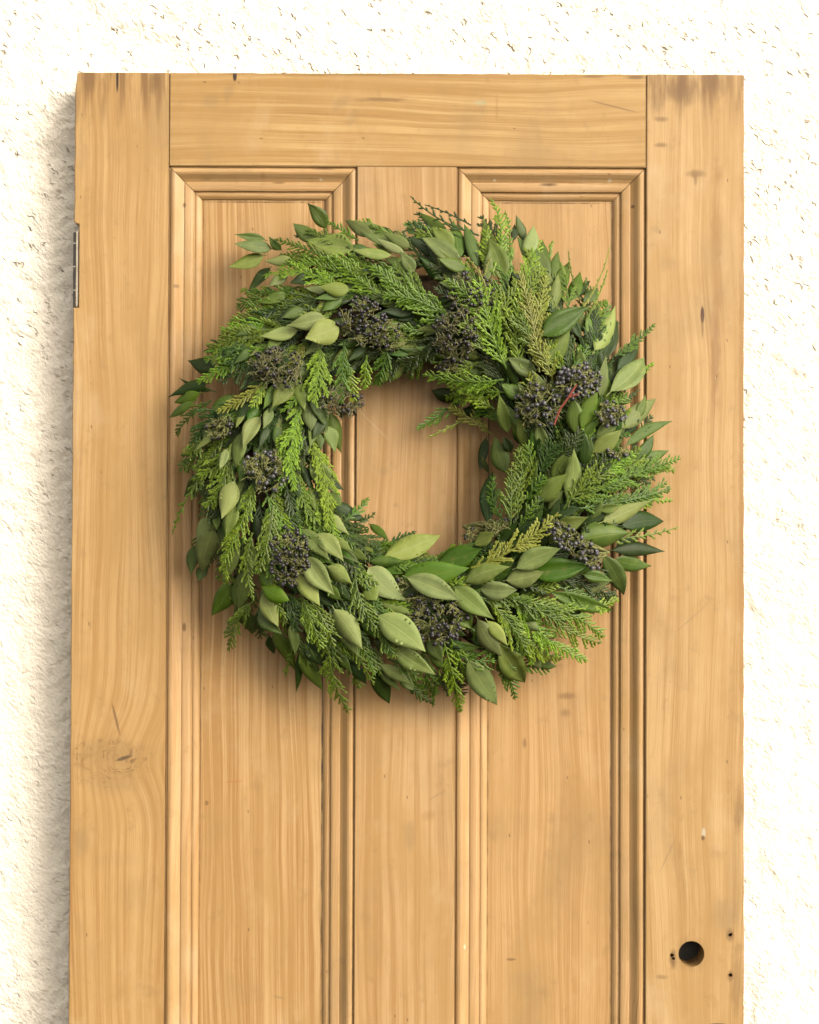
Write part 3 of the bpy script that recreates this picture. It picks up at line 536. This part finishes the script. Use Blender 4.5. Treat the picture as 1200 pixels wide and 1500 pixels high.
# beyond three hundred of each: the small under-layer, joined by material
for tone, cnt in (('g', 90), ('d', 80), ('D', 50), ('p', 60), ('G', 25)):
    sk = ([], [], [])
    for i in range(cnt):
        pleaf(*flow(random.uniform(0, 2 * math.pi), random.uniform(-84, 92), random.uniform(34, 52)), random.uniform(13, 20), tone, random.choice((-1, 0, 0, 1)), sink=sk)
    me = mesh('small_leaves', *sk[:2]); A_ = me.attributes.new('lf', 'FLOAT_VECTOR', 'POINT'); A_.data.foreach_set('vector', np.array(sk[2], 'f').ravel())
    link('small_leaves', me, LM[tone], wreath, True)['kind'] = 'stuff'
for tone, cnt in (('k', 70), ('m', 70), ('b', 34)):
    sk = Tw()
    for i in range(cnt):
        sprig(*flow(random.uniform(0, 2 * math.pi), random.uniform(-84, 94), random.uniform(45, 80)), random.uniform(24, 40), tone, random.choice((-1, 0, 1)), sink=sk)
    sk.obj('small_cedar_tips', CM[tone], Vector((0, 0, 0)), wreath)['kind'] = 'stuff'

# ---- berries
def berry_mat(name, dark, bloom, amt):
    t = NT(name); tc = t.n('ShaderNodeTexCoord'); n = t.noise(tc.outputs['Object'], 320, 3, .6)
    lw = t.n('ShaderNodeLayerWeight'); lw.inputs[0].default_value = .35
    col = t.mix(t.ramp(n, .42, .72, 0, amt), dark, bloom)
    return t.done(t.bsdf(col, .42, .38, n, .2, .0004))
BM = {'k': berry_mat('berry_black', (0.0075, 0.0060, 0.0083), (.034, .034, .042), .7), 's': berry_mat('berry_bloomed', (0.0165, 0.0158, 0.0210), (.115, .118, .130), .85)}
t = NT('berry_twig'); P, *_ = t.xyz(); n = t.noise(P, 200, 2)
twig_m = t.done(t.bsdf(t.mix(t.ramp(n, .35, .65), (.045, .050, .015), (.115, .12, .042)), .7, .2))
t = NT('berry_twig_grey'); P, *_ = t.xyz(); n = t.noise(P, 200, 2)
twig_d = t.done(t.bsdf(t.mix(t.ramp(n, .35, .65), (.040, .040, .016), (.095, .095, .042)), .7, .2))
bmi = bmesh.new(); bmesh.ops.create_icosphere(bmi, subdivisions=2, radius=1); IV = [v.co.copy() for v in bmi.verts]; IF = [tuple(v.index for v in f.verts) for f in bmi.faces]; bmi.free()
def berries(cx, cy, rx, ry, rot, nb, kind='k', ntw=70, rad=2.9, gx=0, gy=0, layer=2):
    """umbel of berries about cx,cy; (gx,gy) direction it grows from"""
    ca, sa = math.cos(R(rot)), math.sin(R(rot))
    def place(lim=1.0):
        r = math.sqrt(random.random()) * lim; th = random.uniform(0, 2 * math.pi); x, y = rx * r * math.cos(th), ry * r * math.sin(th)
        return cx + x * ca - y * sa, cy + x * sa + y * ca, r
    org = W(cx, cy, prof(cx, cy)); root = W(cx - gx * rx * .9, cy - gy * ry * .9, prof(cx, cy) - .012)
    T = Tw(); nodes = []
    for i in range(11):
        x, y, r = place(.75); p = W(x, y, prof(x, y) + layer * .004 + .004 - r * .004); m = root.lerp(p, .5) + Vector((random.uniform(-.003, .003), -.002, random.uniform(-.003, .003)))
        N_ = Vector((0, -1, 0)); T.seg(root, m, .0010, .0008, N_, 0, 0); T.seg(m, p, .0008, .0006, N_, 0, 0); nodes.append(p)
    bv, bf = [], []
    def near(p): return min(nodes, key=lambda q: (q - p).length + random.uniform(0, .008))
    for i in range(nb + ntw):
        x, y, r = place(1.0); hh = prof(x, y) + layer * .004 + random.uniform(-.003, .014) * (1.1 - r); p = W(x, y, hh); q = near(p)
        N_ = Vector((random.uniform(-.3, .3), -1, random.uniform(-.3, .3))); m = q.lerp(p, .55) + Vector((random.uniform(-.0025, .0025), random.uniform(-.002, .001), random.uniform(-.0025, .0025)))
        T.seg(q, m, .00055, .0005, N_, 0, 0); T.seg(m, p, .0005, .00042, N_, 0, 0)
        if i < nb:
            rr = rad * PX * random.uniform(.62, 1.14); k = len(bv); st_ = random.uniform(1.0, 1.18)
            bv += [tuple(p + Vector((v.x * rr, v.y * rr, v.z * rr * st_)) - org) for v in IV]; bf += [tuple(k + z for z in f) for f in IF]
        else:                                            # bare forked ends
            for _ in range(2):
                e = p + Vector((random.uniform(-.004, .004), random.uniform(-.003, .001), random.uniform(-.004, .004))); T.seg(p, e, .00045, .0004, N_, 0, 0)
    o = T.obj('berry_cluster', twig_m if kind != 'g' else twig_d, org, wreath)
    o['label'] = 'cluster of dark berries on forked twigs'
    b_ = link('berries', mesh('berries', bv, bf), BM['s' if kind == 's' else 'k'], o, True); b_['kind'] = 'stuff'
BER = [(530,470,36,36,0,95,'k',40,3.0,1,-.2,3),(565,490,30,26,20,26,'k',80,2.6,1,-.4,3),(405,540,46,32,0,42,'g',110,2.8,1,-.6,3),(690,432,36,34,0,60,'g',50,2.8,1,0,2),(668,490,36,42,10,60,'g',90,2.7,1,-.6,3),(655,545,18,18,0,18,'k',26,2.6,0,-1,2),
       (500,588,32,26,0,34,'g',70,2.6,0,-1,3),(392,690,40,32,0,46,'s',110,3.0,.3,-1,3),(424,815,30,44,0,90,'k',70,3.1,-.1,-1,3),(640,905,46,40,10,85,'k',70,3.2,-.6,-.8,3),(600,870,34,18,40,16,'k',50,2.6,-1,-.6,1),
       (848,558,34,26,-15,62,'s',40,3.4,-.9,.5,4),(790,592,38,34,-20,55,'s',110,3.2,-.6,.6,3),(893,606,24,20,0,34,'s',36,3.0,-1,.3,3),(846,800,52,17,38,58,'s',40,3.0,-1,-.6,4),(712,776,38,14,-20,16,'k',60,2.6,1,.4,1),(322,626,24,16,-30,12,'k',40,2.8,1,0,1),(908,664,20,9,0,12,'s',20,2.6,-1,0,2),(815,770,24,14,0,10,'k',30,2.6,-1,0,1)]
for q in BER: berries(*q)
# the red stem in the right-hand cluster
t = NT('red_stem'); redm = t.done(t.bsdf((.13, .030, .020), .5, .3))
T = Tw(); pts = [W(x, y, prof(x, y) + .024 - k * .002) for k, (x, y) in enumerate(((845, 563), (833, 582), (820, 600), (812, 622)))]
for a_, b_ in zip(pts, pts[1:]): T.seg(a_, b_, .0011, .0011, Vector((0, -1, 0)), 0, 0)
T.seg(pts[1], pts[1] + Vector((.012, -.002, .004)), .0010, .0007, Vector((0, -1, 0)), 0, 0)
o = T.obj('stem', redm, pts[0], wreath); o['label'] = 'red woody stem among bloomed berries'

# ---- the woven twig ring everything is bound to
t = NT('dry_vine'); P, *_ = t.xyz(); n = t.noise(P, 120, 4)
vine = t.done(t.bsdf(t.mix(t.ramp(n, .35, .7), (.022, .015, .007), (.06, .038, .018)), .8, .2, n, .5, .001))
def ring_tube(R0, ph, amp, turns, rad, name):
    vs, fs = [], []; N, K = 150, 7
    for i in range(N):
        th = i / N * 2 * math.pi; c = th * turns + ph
        rr = (R0 + amp * math.cos(c)) ; h = .030 + amp * PX * .40 * math.sin(c)
        p = W(CX + rr * math.cos(th), CY - rr * math.sin(th), h); rad_v = Vector((math.cos(th), 0, math.sin(th)))
        for j in range(K):
            an = j / K * 2 * math.pi; vs.append(tuple(p + rad_v * math.cos(an) * rad + Vector((0, -1, 0)) * math.sin(an) * rad * .8))
    fs = [(i * K + j, i * K + (j + 1) % K, ((i + 1) % N) * K + (j + 1) % K, ((i + 1) % N) * K + j) for i in range(N) for j in range(K)]
    link(name, mesh(name, vs, fs), vine, wreath, True)
ring_tube(RM, 0, 0, 0, .026, 'base_ring')
for k in range(9): ring_tube(RM - 4 + random.uniform(-8, 8), k * .7, random.uniform(34, 58), random.choice((7, 9, 11)), random.uniform(.0035, .007), 'vine')
